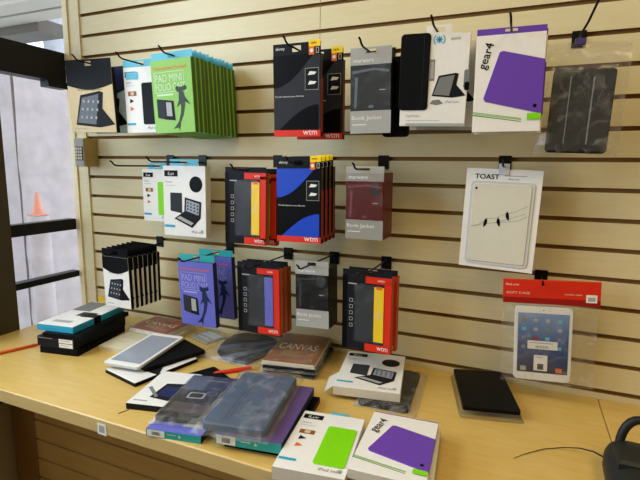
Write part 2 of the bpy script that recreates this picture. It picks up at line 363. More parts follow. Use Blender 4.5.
def shark(T, r, w, h, d, face, edge, tabm, hh=.022, fade=False):
    mb = MB(T); H = h - hh
    mb.box((0, 0, -d), (w, H, 0), face, sides=edge)
    mb.text('hammerhead', w * .08, H * .865, .011, ORANGE, 2, width=w * .8)
    wt = mat('print_pale', (198, 226, 190), .4) if not fade else LVIOL
    mb.text('PAD MINI', w * .10, H * .705, .021, wt, 2, width=w * .66); mb.text('FOLIO CASE', w * .10, H * .585, .021, wt, 2, width=w * .74)
    for a in ((.07, .56, .86, .567), (.07, .83, .80, .837), (.07, .56, .08, .837), (.80, .70, .81, .837)): mb.quad(w * a[0], H * a[1], w * a[2], H * a[3], wt, 2)
    mb.quad(w * .12, H * .515, w * .52, H * .54, wt, 2)
    # open folio picture
    mb.poly([(w * .10, H * .22), (w * .30, H * .19), (w * .30, H * .46), (w * .10, H * .48)], DGREY, 2)
    mb.poly([(w * .30, H * .19), (w * .54, H * .17), (w * .52, H * .44), (w * .30, H * .46)], CHAR, 2)
    mb.poly([(w * .33, H * .24), (w * .47, H * .23), (w * .46, H * .42), (w * .33, H * .43)], LGREY, 3)
    # hammerhead silhouette
    sm = mat('shark_print', (34, 52, 30), .4) if not fade else NAVY
    sp = [(.60, .60), (.62, .56), (.68, .545), (.64, .44), (.60, .36), (.69, .40), (.72, .34), (.66, .18), (.58, .13), (.50, .06), (.60, .08), (.64, .02), (.66, .10),
          (.72, .19), (.78, .34), (.80, .40), (.90, .36), (.83, .46), (.77, .52), (.78, .56), (.84, .58), (.85, .63), (.78, .64), (.72, .61), (.65, .63)]
    # split into convex-ish strips
    q = lambda ids: [(w * x, H * y) for x, y in ids]
    for ids in ([(.58, .60), (.63, .55), (.70, .555), (.82, .57), (.86, .60), (.83, .64), (.72, .615), (.62, .635)],
                [(.67, .56), (.65, .47), (.70, .36), (.79, .36), (.81, .46), (.77, .56)],
                [(.70, .36), (.68, .27), (.62, .16), (.66, .14), (.74, .24), (.79, .36)],
                [(.62, .16), (.56, .11), (.47, .055), (.60, .07), (.66, .14)], [(.60, .09), (.62, .02), (.665, .14)],
                [(.66, .45), (.59, .35), (.70, .40)], [(.80, .42), (.93, .37), (.80, .49)]): mb.poly(q(ids), sm, 3)
    mb.build('box', r); tab_part(T, w, h, hh, tabm, r, n=-d * .5)

def skinny(T, r, w, h, d, arcm, hh=.030):
    mb = MB(T); H = h - hh
    fc = mat('sleeve_charcoal', (46, 48, 54), .4, spec=.1) if arcm is BLACK else BLACK; mb.box((0, 0, -d), (w, H, 0), fc, sides=CHAR)
    mb.quad(0, 0, w, h * .072, RED, 2); mb.text('wtm', w * .93, h * .018, .013, WHITE, 3, align='r')
    for u0 in (w - .0,):   # coloured side strip: red with kraft line
        mb.face([(w + .0003, h * .05, -d), (w + .0003, h * .05, -.001), (w + .0003, h * .62, -.001), (w + .0003, h * .62, -d)], DRED)
        mb.face([(w + .0005, h * .05, -d * .45), (w + .0005, h * .05, -d * .25), (w + .0005, H, -d * .25), (w + .0005, H, -d * .45)], KRAFT)
    n = 12
    top = [(w * .0, H), (w * .0, h * .56)] + [(w * .88 * (i / n), h * .55 + (H - h * .55) * (i / n) ** 2.2) for i in range(1, n + 1)]
    # upper left field and lower right field, bounded by arcs
    cs = [(w * .86 * (i / n), h * .53 + (H - h * .53) * (1 - math.cos(math.pi / 2 * i / n))) for i in range(n + 1)]
    for i in range(n): mb.poly([cs[i], cs[i + 1], (cs[i + 1][0], H), (cs[i][0], H)], arcm, 1)
    cs = [(w * .12 + w * .84 * (i / n), h * .075 + h * .27 * math.sin(math.pi / 2 * i / n)) for i in range(n + 1)]
    for i in range(n): mb.poly([(cs[i][0], h * .072), (cs[i + 1][0], h * .072), cs[i + 1], cs[i]], arcm, 1)
    mb.text('The slim sleeve for your iPad mini', w * .03, h * .425, .0055, WHITE, 3, width=w * .62)
    mb.poly([(w * .68, h * .50), (w * .96, h * .50), (w * .96, h * .73), (w * .68, h * .73)], LGREY, 2)
    mb.poly([(w * .688, h * .505), (w * .952, h * .505), (w * .952, h * .725), (w * .688, h * .725)], CHAR, 3)
    for yy in (.655, .555): mb.poly([(w * .74, h * yy), (w * .88, h * (yy + .005)), (w * .92, h * (yy + .03)), (w * .78, h * (yy + .04))], WHITE, 4)
    mb.build('box', r)
    t = tab_part(T, w, h, hh, CHAR, r)
    mb = MB(T); mb.text('skinny', w * .06, h - hh * .62, .010, WHITE, 1); mb.build('lettering', r); mb = MB(T); mb.quad(w * .76, h - hh * .42, w * .995, h + .004, YEL, 1)
    mb.quad(w * .76, h - hh * 1.1, w * .87, h - hh * .42, ORANGE, 2); mb.poly(disc(w * .815, h - hh * .75, .005, 12), WHITE, 3)
    mb.quad(w * .88, h - hh * 1.1, w * .995, h - hh * .42, BLACK, 2); mb.quad(w * .905, h - hh * 1.0, w * .97, h - hh * .5, LGREY, 3); mb.quad(w * .92, h - hh * .93, w * .955, h - hh * .57, CHAR, 4)
    mb.text('NEW', w * .80, h - hh * .22, .005, BLACK, 3); mb.build('corner_tag', r)

def bookjacket(T, r, w, h, d, face, band, photo, hh=.018, side=None):
    mb = MB(T); H = h - hh
    mb.box((0, 0, -d), (w, H, 0), face, sides=side or face)
    mb.quad(0, h * .80, w, H, band, 1); mb.quad(0, 0, w, h * .27, band, 1)
    mb.text('Book Jacket', w * .04, h * .15, .0125, WHITE, 2, width=w * .74)
    mb.quad(w * .05, h * .10, w * .4, h * .11, WHITE, 2); mb.text('marware', w * .08, h * .83, .007, WHITE, 2)
    mb.build('box', r)
    mb = MB(T); mb.outline(rr(w * .01, h * .275, w * .985, h * .795, .002), 0.0004, .0016, photo); mb.poly(rr(w * .65, h * .62, w * .9, h * .78, .01), DGREY, 6)
    mb.quad(w * .72, h * .50, w * .86, h * .51, LGREY, 6)
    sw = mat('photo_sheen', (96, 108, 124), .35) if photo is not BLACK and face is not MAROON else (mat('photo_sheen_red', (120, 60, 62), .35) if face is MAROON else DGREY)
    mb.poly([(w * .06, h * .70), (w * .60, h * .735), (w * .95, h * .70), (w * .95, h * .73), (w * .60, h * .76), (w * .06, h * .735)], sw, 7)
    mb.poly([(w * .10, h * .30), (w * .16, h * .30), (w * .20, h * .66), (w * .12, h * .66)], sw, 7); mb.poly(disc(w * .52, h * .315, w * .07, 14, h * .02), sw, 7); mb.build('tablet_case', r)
    mb = MB(T); mb.quad(w * .01, h * .27, w * .99, h * .80, WINF, 8); mb.build('window_film', r)
    tab_part(T, w, h, hh, LGREY, r)

def speck(T, r, w, h, d, hh=.020):
    mb = MB(T); H = h - hh
    mb.box((0, 0, -d), (w, H, 0), WHITE)
    mb.poly([(w * .42, h * .89), (w, h * .89), (w, H), (w * .42, H)], WHITE, 1)
    c = (w * .55, H - .012)
    for i in range(4):
        a = R(45 * i + 0); dx, dy = math.cos(a), math.sin(a); q = .0012
        mb.poly([(c[0] - dx * .008 - dy * q, c[1] - dy * .008 + dx * q), (c[0] - dx * .008 + dy * q, c[1] - dy * .008 - dx * q), (c[0] + dx * .008 + dy * q, c[1] + dy * .008 - dx * q), (c[0] + dx * .008 - dy * q, c[1] + dy * .008 + dx * q)], CYAN, 3)
    for sg in (-1, 1):
        for i in range(8):
            a0, a1 = R(-50 + i * 12.5), R(-50 + (i + 1) * 12.5)
            mb.poly([(c[0] + sg * .0115 * math.cos(a0), c[1] + .0115 * math.sin(a0)), (c[0] + sg * .0135 * math.cos(a0), c[1] + .0135 * math.sin(a0)),
                     (c[0] + sg * .0135 * math.cos(a1), c[1] + .0135 * math.sin(a1)), (c[0] + sg * .0115 * math.cos(a1), c[1] + .0115 * math.sin(a1))], CYAN, 3)
    mb.text('speck', w * .72, H - .016, .009, GREY, 2)
    mb.quad(w * .435, h * .46, w * .505, h * .67, GREY, 2); mb.quad(w * .445, h * .48, w * .495, h * .65, LGREY, 3)
    tablet_stand(mb, w * .68, h * .41, w * .36, CHAR, GREY, 2, False)
    mb.poly([(w * .46, h * .23), (w * .56, h * .215), (w * .66, h * .23), (w * .60, h * .27), (w * .50, h * .265)], GREY, 2)
    mb.text('iPad mini', w * .70, h * .235, .006, LGREY, 2); mb.text('StyleFolio', w * .10, h * .085, .008, LGREY, 2); mb.quad(w * .10, h * .055, w * .62, h * .06, LGREY, 2)
    mb.quad(w * .10, 0, w, h * .03, LGREY, 1)
    mb.build('box', r)
    mb = MB(T); mb.outline(rr(-.004, h * .165, w * .425, H + .004, .009), -.012, .004, RUBBER, cham=.002)
    mb.quad(w * .33, h * .2, w * .335, H, DGREY, 14); mb.build('folio_case', r)
    mb = MB(T); mb.outline(rr(w * .945, h * .38, w * 1.02, h * .56, .004), .0004, .002, GREY); mb.outline(rr(w * .96, h * .36, w * 1.03, h * .44, .003), .0004, .0035, BLACK); mb.build('clasp', r)
    tab_part(T, w, h, hh, WHITE, r, w * .35, w * .72)

def gear4(T, r, w, h, d, case=PURP, hh=.014):
    mb = MB(T); H = h - hh
    mb.box((0, 0, -d), (w, H, 0), WHITE, sides=OFFW)
    mb.text('gear4', w * .19, h * .60, .024, BLACK, 3, rot=74, width=.058, bold=.0003)
    mb.poly([(0, h * .165), (w * .72, h * .095), (w * .72, h * .10), (0, h * .172)], BLACK, 2)
    mb.poly([(0, h * .178), (w * .72, h * .112), (w * .72, h * .122), (0, h * .19)], LIME, 2)
    mb.poly([(0, h * .196), (w * .72, h * .126), (w * .72, h * .129), (0, h * .20)], BLACK, 2)
    mb.build('box', r)
    mb = MB(T); mb.outline([(w * .17, h * .30), (w * .97, h * .175), (w * 1.004, h * .18), (w * 1.004, h * .68), (w * .40, h * .78), (w * .35, h * .77), (w * .145, h * .33)], -.002, .0022, case, cham=.0008)
    mb.poly(disc(w * .90, h * .245, .004, 14), BLACK, 9); mb.build('tablet_case', r)
    mb = MB(T); mb.quad(w * .80, h * .115, w * .99, h * .175, LIME, 9); mb.build('size_label', r)
    tab_part(T, w, h, hh, case, r)

def iluv(T, r, w, h, d, kind, hh=.0, side=WHITE):
    mb = MB(T); H = h
    mb.box((0, 0, -d), (w, H, 0), WHITE, sides=side)
    mb.quad(w * .04, H * .85, w * .36, H * .935, BLACK, 2); mb.text('iLuv', w * .20, H * .867, H * .047, WHITE, 3, align='c')
    mb.text('Portfolio' if kind == 'laptop' else 'Gelato', w * .06, H * .76, .006, GREY, 2); mb.quad(w * .06, H * .72, w * .30, H * .727, LGREY, 2)
    mb.quad(w * .02, H * .12, w * .27, H * .155, CYAN, 2); mb.text('iPad mini', w * .93, H * .055, .009, GREY, 2, align='r'); mb.poly(disc(w * .93 - .004, H * .09, .005, 12), LGREY, 2)
    if kind == 'laptop':
        mb.poly(disc(w * .78, H * .745, w * .15, 28), BLACK, 2)
        mb.poly([(w * .17, H * .36), (w * .45, H * .33), (w * .45, H * .62), (w * .17, H * .62)], DGREY, 2)
        mb.poly([(w * .26, H * .25), (w * .68, H * .13), (w * .88, H * .27), (w * .50, H * .36)], CHAR, 3)
        mb.poly([(w * .32, H * .26), (w * .66, H * .165), (w * .72, H * .20), (w * .40, H * .29)], LGREY, 4)
        mb.poly([(w * .50, H * .34), (w * .88, H * .27), (w * .90, H * .50), (w * .52, H * .56)], CHAR, 4)
        mb.poly([(w * .54, H * .37), (w * .84, H * .31), (w * .86, H * .475), (w * .555, H * .53)], SCRG, 5)
        for i in range(4):
            for j in range(3): mb.poly(disc(w * (.59 + .075 * i), H * (.395 - .014 * i + .045 * j), .0035, 6), DGREY, 6)
    else:
        for j, (mm, yy) in enumerate(((BRONZE, .60), (CHAR, .46), (ORANGE, .34))):
            if j == 0: mb.quad(w * .10, H * .57, w * .34, H * .64, mm, 2); mb.quad(w * .18, H * .58, w * .27, H * .63, TAN, 3)
            else: mb.poly([(w * .14, H * yy), (w * .26, H * (yy + .03)), (w * .15, H * (yy + .07))], mm, 2)
    mb.build('box', r)
    if kind in ('green', 'black'):
        mb = MB(T); mb.outline(rr(w * .50, H * .13, w * .95, H * .76, .006), .0004, .002, LIME if kind == 'green' else BLACK, cham=.0006); mb.build('tablet_case', r)

def wtmwin(T, r, w, h, d, strip, hh=.016, side=KRAFT):
    mb = MB(T); H = h - hh
    mb.box((0, 0, -d), (w, H, 0), CHAR, sides=side)
    mb.quad(w * .48, H * .91, w, H, RED, 2); mb.quad(w * .48, 0, w, H * .10, RED, 2); mb.quad(w * .86, H * .05, w, H * .95, RED, 2)
    mb.quad(0, 0, w * .10, H, BLACK, 1)
    mb.text('wtm', w * .95, H * .03, .011, WHITE, 3, align='r', width=w * .22); mb.text('wtm', w * .72, H * .94, .006, WHITE, 3)
    for i in range(5):
        yy = H * (.30 + i * .085); mb.quad(w * .15, yy, w * .22, yy + .010, LGREY, 2); mb.quad(w * .16, yy + .0015, w * .21, yy + .0085, BLACK, 3)
    mb.quad(w * .12, H * .88, w * .3, H * .895, LGREY, 2)
    mb.face([(w + .0003, .001, -d * .35), (w + .0003, .001, -.0005), (w + .0003, H, -.0005), (w + .0003, H, -d * .35)], RED)
    mb.build('box', r)
    mb = MB(T); mb.outline(rr(w * .28, H * .12, w * .82, H * .89, .008), .0004, .0012, DGREY); mb.build('tablet_case', r)
    mb = MB(T); mb.box((w * .66, H * .14, .0012), (w * .855, H * .87, .0022), strip, r=.0002)
    if strip is YEL: mb.quad(w * .70, H * .84, w * .82, H * .88, ORANGE, 8); mb.text('NEW', w * .78, H * .45, .008, OFFW, 8, rot=90)
    mb.build('colour_strip', r)
    mb = MB(T); n = 9; pts = []; F = []; rn = random.Random(int(w * 1e5))
    for j in range(n + 1):
        for i in range(n + 1): pts.append((w * (.25 + .60 * i / n), H * (.11 + .79 * j / n), .003 + rn.uniform(0, .0015)))
    for j in range(n):
        for i in range(n): a = j * (n + 1) + i; F.append((a, a + 1, a + n + 2, a + n + 1))
    mb.raw(pts, F, WINF, True); mb.build('window_film', r)
    tab_part(T, w, h, hh, CHAR, r)

def sheet(mb, u0, v0, u1, v1, nf, mt, amp=.002, n=14, seed=1):
    rn = random.Random(seed); pts = []; F = []
    for j in range(n + 1):
        for i in range(n + 1):
            e = (i in (0, n) or j in (0, n)); x = u0 + (u1 - u0) * i / n; y = v0 + (v1 - v0) * j / n
            pts.append((x + rn.uniform(-1, 1) * amp * .6, y + rn.uniform(-1, 1) * amp * .6, nf(i / n, j / n) + (rn.uniform(0, 1) * amp * 1.6)))
    for j in range(n):
        for i in range(n): a = j * (n + 1) + i; F.append((a, a + 1, a + n + 2, a + n + 1))
    mb.raw(pts, F, mt, True)
def bag(T, r, u0, v0, u1, v1, cu0, cv0, cu1, cv1, n0, n1, seed=1, amp=.002, back=True):
    """clear bag: two wrinkled sheets, welded round the rim, bulging over what lies in (cu0..cu1, cv0..cv1)"""
    def bulge(a, b):
        x = u0 + (u1 - u0) * a; y = v0 + (v1 - v0) * b
        dx = max(cu0 - x, x - cu1, 0); dy = max(cv0 - y, y - cv1, 0); t = max(0, 1 - math.hypot(dx, dy) / .03); edge = 0 if (a in (0, 1) or b in (0, 1)) else 1
        return n0 + (n1 - n0) * (t * t * (3 - 2 * t)) * edge
    mb = MB(T); sheet(mb, u0, v0, u1, v1, bulge, BAG, amp, 16, seed)
    if back: mb.face([(u0, v0, n0), (u1, v0, n0), (u1, v1, n0), (u0, v1, n0)], BAG)
    return mb.build('plastic_bag', r)

# ================================================================ HANGING STOCK
HK = 'clear of the rest'
# --- row 1
wh = (.186, .232); r = hang('tablet_case_box', 'tan and black folio box showing a propped tablet, nearest the window', 'box', 'boxes on the top row of hooks', (-1.322, -.222, .941), wh, (3.7, .5, 4.6))
kens(HANG(*wh, .016), r, *wh, .016, TAN)
wh = (.150, .215); r = hang('tablet_case_box', 'navy and white folio box mostly hidden behind the tan box', 'box', 'boxes on the top row of hooks', (-1.296, -.165, .925), wh, (2, 0, 2))
kens(HANG(*wh, .016), r, *wh, .016, mat('print_ice', (170, 196, 222), .4), top=NAVY)
wh = (.142, .205); r = hang('tablet_case_box', 'white box with a black window between the navy box and green boxes', 'box', 'boxes on the top row of hooks', (-1.141, -.178, .913), wh, (2, 0, 2))
iluv(HANG(*wh, .02), r, *wh, .02, 'black'); tab_part(HANG(wh[0], wh[1], .02), wh[0], wh[1] + .022, .022, TEALB, r)
mb = MB(HANG(*wh, .02)); mb.quad(.01, .168, .06, .19, TEALB, 4); mb.build('price_sticker', r)

wh = (.154, .236); d = .0145
r = hang('tablet_case_box', 'green hammerhead shark box at the front of its row on the hook', 'box', 'green shark boxes in a row on the top hook', (-.986, -.222, .938), wh, (2.1, -1.3, -.9))
shark(HANG(*wh, d), r, *wh, d, GREEN, DGREEN, TEALB)
rn = random.Random(5)
for i in range(1, 11):
    copy_tree(r, 'green shark box with teal tab, %s back from the front of the green row' % ORD[i], (rn.uniform(-.0015, .0015) + .0018 * i, i * .0183, -.0005 * i + rn.uniform(-.0015, .0015)), (0, rn.uniform(-.5, .5), 0))

wh = (.141, .244); d = .018
r = hang('sleeve_box', 'charcoal sleeve box with red base band, front of the upper charcoal pair', 'box', 'charcoal sleeve boxes on the top row', (-.578, -.200, .931), wh, (2.2, .3, .5))
skinny(HANG(*wh, d), r, *wh, d, BLACK)
copy_tree(r, 'charcoal sleeve box with red base band, set back to the right of its twin', (.036, .072, -.004))
wh = (.138, .236)
r = hang('sleeve_box', 'blue and black sleeve box at the very front of the blue row', 'box', 'blue sleeve boxes on the middle row', (-.570, -.200, .630), wh, (-1, -1.0, -1.2))
skinny(HANG(*wh, d), r, *wh, d, BLUE)
for i in range(1, 4): copy_tree(r, 'blue and black sleeve box, %s from the front of the blue row' % ORD[i], (.002 * i, .0235 * i, .002 * i))

wh = (.106, .210)
r = hang('book_jacket_box', 'grey and silver slim case box hanging left of the white folio box', 'box', 'slim case boxes with a window', (-.369, -.205, .902), wh, (1.5, -.8, 2.6))
bookjacket(HANG(*wh, .03), r, *wh, .03, CHAR, LGREY, DGREY)
wh = (.07, .2)
r = hang('folio_case', 'black folio case edge hanging between the grey box and white folio box', 'case', None, (-.312, -.16, .885), wh, (1, 0, 2))
mb = MB(HANG(*wh, .012)); mb.outline(rr(0, 0, .07, .2, .01), -.012, 0, RUBBER, cham=.002); mb.build('cover', r)
wh = (.155, .228)
r = hang('folio_box', 'white folio box with black case and blue asterisk mark, front one', 'box', 'white folio boxes on the top row', (-.207, -.215, .934), wh, (4, 1.2, 3.0))
speck(HANG(*wh, .014), r, *wh, .014)
copy_tree(r, 'white folio box hidden behind its twin, only its right edge showing', (.018, .045, -.006))

wh = (.145, .228); d = .015
r = hang('shell_case_box', 'white box with purple shell case hanging on the top row', 'box', 'purple shell case boxes', (-.045, -.200, .918), wh, (-.7, -.4, 3.8))
gear4(HANG(*wh, d), r, *wh, d); g4 = r
copy_tree(r, 'white box with purple shell case, hanging just behind its upper twin', (.003, .022, -.003))

# bagged dark case, top right
wh = (.124, .184)
r = hang('bagged_tablet_case', 'dark grey tablet case in a clear bag, hanging at top right', 'tablet case', 'cases in clear bags', (.111, -.165, .827), wh, (.1, 1.8, 2.2)); T = HANG(*wh, .014)
mb = MB(T); mb.outline(rr(0, 0, .124, .184, .010), -.014, 0, CASEG, cham=.003); mb.quad(.035, .02, .037, .165, GREY, 2); mb.quad(.08, .02, .083, .165, GREY, 2); mb.build('tablet_case', r)
bag(T, r, -.022, -.006, .148, .240, 0, 0, .124, .184, -.0155, .003, 4, .0045)
mb = MB(T); mb.box((.035, .232, -.004), (.055, .246, .004), mat('bag_clip', (70, 60, 110), .4)); mb.build('clip', r)

# --- row 2
wh = (.14, .186)
r = hang('tablet_case_box', 'smaller white box with lime case, half hidden on the middle row', 'box', 'white boxes with a black logo block', (-1.188, -.07, .590), wh, (0, 0, 0))
iluv(HANG(*wh, .012), r, *wh, .012, 'green'); tab_part(HANG(*wh, .012), wh[0], wh[1] + .022, .022, TEALB, r, .03, .11)
wh = (.177, .238)
r = hang('keyboard_case_box', 'white keyboard case box with black circle hanging on the middle row', 'box', 'white boxes with a black logo block', (-1.043, -.105, .603), wh, (-1.0, -.1, 0))
iluv(HANG(*wh, .028), r, *wh, .028, 'laptop', side=OFFW); tab_part(HANG(*wh, .028), wh[0], wh[1] + .022, .022, TEALB, r, .03, .147)

wh = (.140, .226)
r = hang('window_case_box', 'red and black window box with yellow strip on the middle row', 'box', 'red and black window boxes', (-.742, -.2, .602), wh, (-1.0, .2, -.2))
wtmwin(HANG(*wh, .020), r, *wh, .020, YEL)
copy_tree(r, 'red and black window box behind the middle-row one, beside the blue row', (.018, .030, -.004))
wh = (.106, .196)
r = hang('book_jacket_box', 'maroon slim case box with silver band on the middle row', 'box', 'slim case boxes with a window', (-.384, -.18, .608), wh, (1.2, -.1, -.4))
bookjacket(HANG(*wh, .09), r, *wh, .09, MAROON, mat('band_warm_grey', (150, 146, 140), .4), mat('photo_maroon', (84, 22, 26), .3))

# white card with bird-print case
wh = (.181, .258)
r = hang('carded_tablet_back', 'white card holding a cream tablet back printed with three birds', 'tablet case', None, (-.042, -.1, .605), wh, (.3, 1.7, -2.4)); T = HANG(*wh, .002)
mb = MB(T); mb.box((0, 0, -.0015), (.181, .258, 0), WHITE, r=.0002)
mb.text('TOAST', .022, .232, .0125, CHAR, 2, width=.058, bold=.0004); mb.quad(.092, .241, .145, .243, LGREY, 2); mb.text('iPad mini', .102, .2315, .005, GREY, 2); mb.build('card', r)
mb = MB(T); cm = mat('shell_cream', (212, 209, 194), .3); mb.outline(rr(.014, .011, .166, .227, .012), .0003, .003, SILV); mb.outline(rr(.020, .017, .160, .221, .009), .003, .005, cm, cham=.0015)
def br(pts, wd=.0004):
    for (a, b), (c, e) in zip(pts[:-1], pts[1:]):
        dx, dy = c - a, e - b; l = math.hypot(dx, dy); nx_, ny_ = -dy / l * wd, dx / l * wd
        mb.face([(a - nx_, b - ny_, .0054), (c - nx_, e - ny_, .0054), (c + nx_, e + ny_, .0054), (a + nx_, b + ny_, .0054)], GREY)
br([(.022, .108), (.05, .116), (.09, .124), (.115, .127), (.135, .131), (.155, .143)]); br([(.022, .108), (.04, .112), (.06, .131), (.08, .133), (.1, .145), (.125, .152), (.155, .170)]); br([(.08, .122), (.12, .137), (.15, .15)])
for bx, by, bs in ((.058, .118, -1), (.089, .122, 1), (.109, .139, 1)):
    pts = [(-.0045, -.010), (.0, -.006), (.004, .001), (.004, .009), (.001, .014), (-.002, .010), (-.0045, .002)]
    mb.face([(bx - bs * x, by + y, .0056) for x, y in (pts if bs > 0 else pts[::-1])], BLACK)
mb.face([(x, y, .0056) for x, y in disc(.028, .208, .003, 12)], CHAR); mb.build('tablet_back', r)
mb = MB(T); mb.box((.077, .244, .0005), (.103, .272, .003), SILV, r=.0005); mb.build('hang_clip', r)

# --- row 3
wh = (.124, .205); d = .0125
r = hang('tablet_case_box', 'white and black folio box at the front of the lower left row', 'box', 'white and black folio boxes in a row', (-1.251, -.222, .322), wh, (1, -.6, -3))
kens(HANG(*wh, d), r, *wh, d, WHITE, top=BLACK)
for i in range(1, 7): copy_tree(r, 'white and black folio box, %s from the front of the lower left row' % ORD[i], (.0042 * i, .0172 * i, .0016 * i), (0, .3 * i, 0))

vt = .233
wh = (.138, vt)
r = hang('tablet_case_box', 'violet shark box with teal tab at the front of the violet pair', 'box', 'violet shark boxes', (-.934, -.2, .324), wh, (1.4, -1.4, -1.1))
shark(HANG(*wh, .02), r, *wh, .02, VIOL, NAVY, TEAL, fade=True); vs = r
copy_tree(r, 'violet shark box with teal tab, set back right of its twin', (.012, .085, .004))
wh = (.146, .216)
r = hang('window_case_box', 'red and black window box with violet strip on the lower row', 'box', 'red and black window boxes', (-.703, -.2, .322), wh, (-1, -1.5, -1.4))
wtmwin(HANG(*wh, .02), r, *wh, .02, VIOL)
copy_tree(r, 'brown-edged window box right behind the one with violet strip', (.001, .0255, -.001)); copy_tree(r, 'brown-edged window box farthest back behind the violet strip one', (.002, .051, -.002))
wh = (.103, .196)
r = hang('book_jacket_box', 'black slim case box with silver band on the lower row', 'box', 'slim case boxes with a window', (-.536, -.18, .338), wh, (-1, -1.6, 2.0))
bookjacket(HANG(*wh, .075), r, *wh, .075, BLACK, LGREY, BLACK)
wh = (.140, .224)
r = hang('window_case_box', 'red and black window box with yellow strip on the lower row', 'box', 'red and black window boxes', (-.364, -.2, .332), wh, (-.6, -.7, -2.4))
wtmwin(HANG(*wh, .02), r, *wh, .02, YEL)
copy_tree(r, 'red and black window box tucked behind the lower yellow-strip one', (.008, .027, .001))

# bagged tablet with red header
wh = (.135, .199)
r = hang('bagged_tablet', 'white tablet-shaped display in a clear bag with red header card', 'tablet', 'cases in clear bags', (.075, -.1, .262), wh, (.3, -2.6, 5.0)); T = HANG(*wh, .008)
mb = MB(T); mb.outline(rr(0, 0, .135, .199, .011), -.008, 0, WHITE, side=SILV, cham=.0015)
scr = bpy.data.materials.new('screen_picture'); scr.use_nodes = True; nt = scr.node_tree; b = nt.nodes['Principled BSDF']; b.inputs['Roughness'].default_value = .15
tc = nt.nodes.new('ShaderNodeTexCoord'); sp = nt.nodes.new('ShaderNodeSeparateXYZ'); cr = nt.nodes.new('ShaderNodeValToRGB')
nt.links.new(tc.outputs['Object'], sp.inputs[0]); mr = nt.nodes.new('ShaderNodeMapRange'); mr.inputs[1].default_value = .02; mr.inputs[2].default_value = .18
nt.links.new(sp.outputs[2], mr.inputs[0]); nt.links.new(mr.outputs[0], cr.inputs[0]); nt.links.new(cr.outputs[0], b.inputs['Base Color'])
cr.color_ramp.elements[0].color = lin((24, 30, 60)) + (1,); cr.color_ramp.elements[1].color = lin((120, 150, 196)) + (1,); e = cr.color_ramp.elements.new(.5); e.color = lin((38, 74, 136)) + (1,)
mb.quad(.008, .022, .127, .181, scr, 2)
ic = [LGREY, LGREY, GREY, KRAFT, TEALB, GREY, DRED]; rn = random.Random(9)
for i in range(4):
    for j in range(4):
        x, y = .016 + i * .028, .158 - j * .024; mb.quad(x + .001, y, x + .011, y + .009, ic[rn.randrange(7)], 3)
for i in (0, 3): mb.quad(.016 + i * .028, .026, .030 + i * .028, .038, (LGREY, ORANGE)[i > 0], 3)
mb.poly(disc(.0675, .190, .0015, 8), BLACK, 2); mb.build('tablet', r)
mb = MB(T)
for x0, y0, x1, y1 in ((.032, .086, .102, .108), (.048, .028, .080, .070)):
    mb.box((x0, y0, .0012), (x1, y1, .0016), WHITE, r=.0001)
    for k in range(9): q = x0 + (x1 - x0) * (.28 + .05 * k); mb.face([(q, y0 + .003, .0019), (q + .0012, y0 + .003, .0019), (q + .0012, y0 + (y1 - y0) * .45, .0019), (q, y0 + (y1 - y0) * .45, .0019)], BLACK)
    mb.face([(x0 + .004, y1 - .006, .0019), (x1 - .01, y1 - .006, .0019), (x1 - .01, y1 - .0045, .0019), (x0 + .004, y1 - .0045, .0019)], GREY)
mb.build('barcode_sticker', r)
bag(T, r, -.030, -.012, .190, .216, 0, 0, .135, .199, -.009, .004, 8, .004)
mb = MB(T); mb.box((-.030, .207, -.004), (.192, .268, .0045), RED, r=.0005)
mb.face([(-.03, .207, .0049), (.192, .207, .0049), (.192, .222, .0049), (-.03, .222, .0049)], DRED)
mb.text('iPad mini', -.024, .2525, .006, WHITE, 16); mb.text('SOFT CASE', -.022, .231, .006, OFFW, 17, width=.055); mb.text('crystal clear', .112, .232, .005, OFFW, 17, width=.04)
mb.face([(.160, .216, .0052), (.184, .216, .0052), (.184, .236, .0052), (.160, .236, .0052)], WHITE); mb.face([(.164, .220, .0055), (.180, .220, .0055), (.180, .230, .0055), (.164, .230, .0055)], LGREY)
mb.build('header_card', r)

# --- the hooks themselves
for x, zg, zb, L, lab in (
    (-1.325, K3, .930, .262, 'black peg hook carrying the tan box by the window'), (-1.141, K3, .922, .262, 'black peg hook carrying the white box beside the green row'),
    (-.978, K3, .9265, .262, 'black peg hook carrying the green shark boxes'), (-.577, K3, .915, .262, 'black peg hook carrying the charcoal sleeve boxes'),
    (-.375, K3, .893, .262, 'black peg hook carrying the grey slim case box'), (-.208, K3, .924, .262, 'black peg hook carrying the white folio boxes'),
    (-.045, K3, .911, .262, 'black peg hook carrying the purple shell boxes'),
    (-1.188, K7, .601, .262, 'black peg hook carrying the small lime case box'), (-1.043, K7, .6145, .262, 'black peg hook carrying the white keyboard case box'),
    (-.742, K7, .5945, .262, 'black peg hook carrying the middle window boxes'), (-.570, K7, .616, .262, 'black peg hook carrying the blue sleeve boxes'),
    (-.384, K7, .6005, .262, 'black peg hook carrying the maroon slim case box'), (-.045, K7, .6125, .13, 'short peg hook carrying the bird card'),
    (-1.251, K11, .3085, .262, 'black peg hook carrying the lower white and black folio boxes'), (-.934, K11, .3135, .262, 'black peg hook carrying the front violet box'),
    (-.703, K11, .314, .262, 'black peg hook carrying the violet-strip window boxes'), (-.536, K11, .3295, .262, 'black peg hook carrying the black slim case box'),
    (-.364, K11, .3245, .262, 'black peg hook carrying the lower yellow-strip boxes'), (.067, K11, .322, .13, 'short peg hook carrying the red-headed bag')):
    hook(x, zg, zb, L, lab, tip=.015)
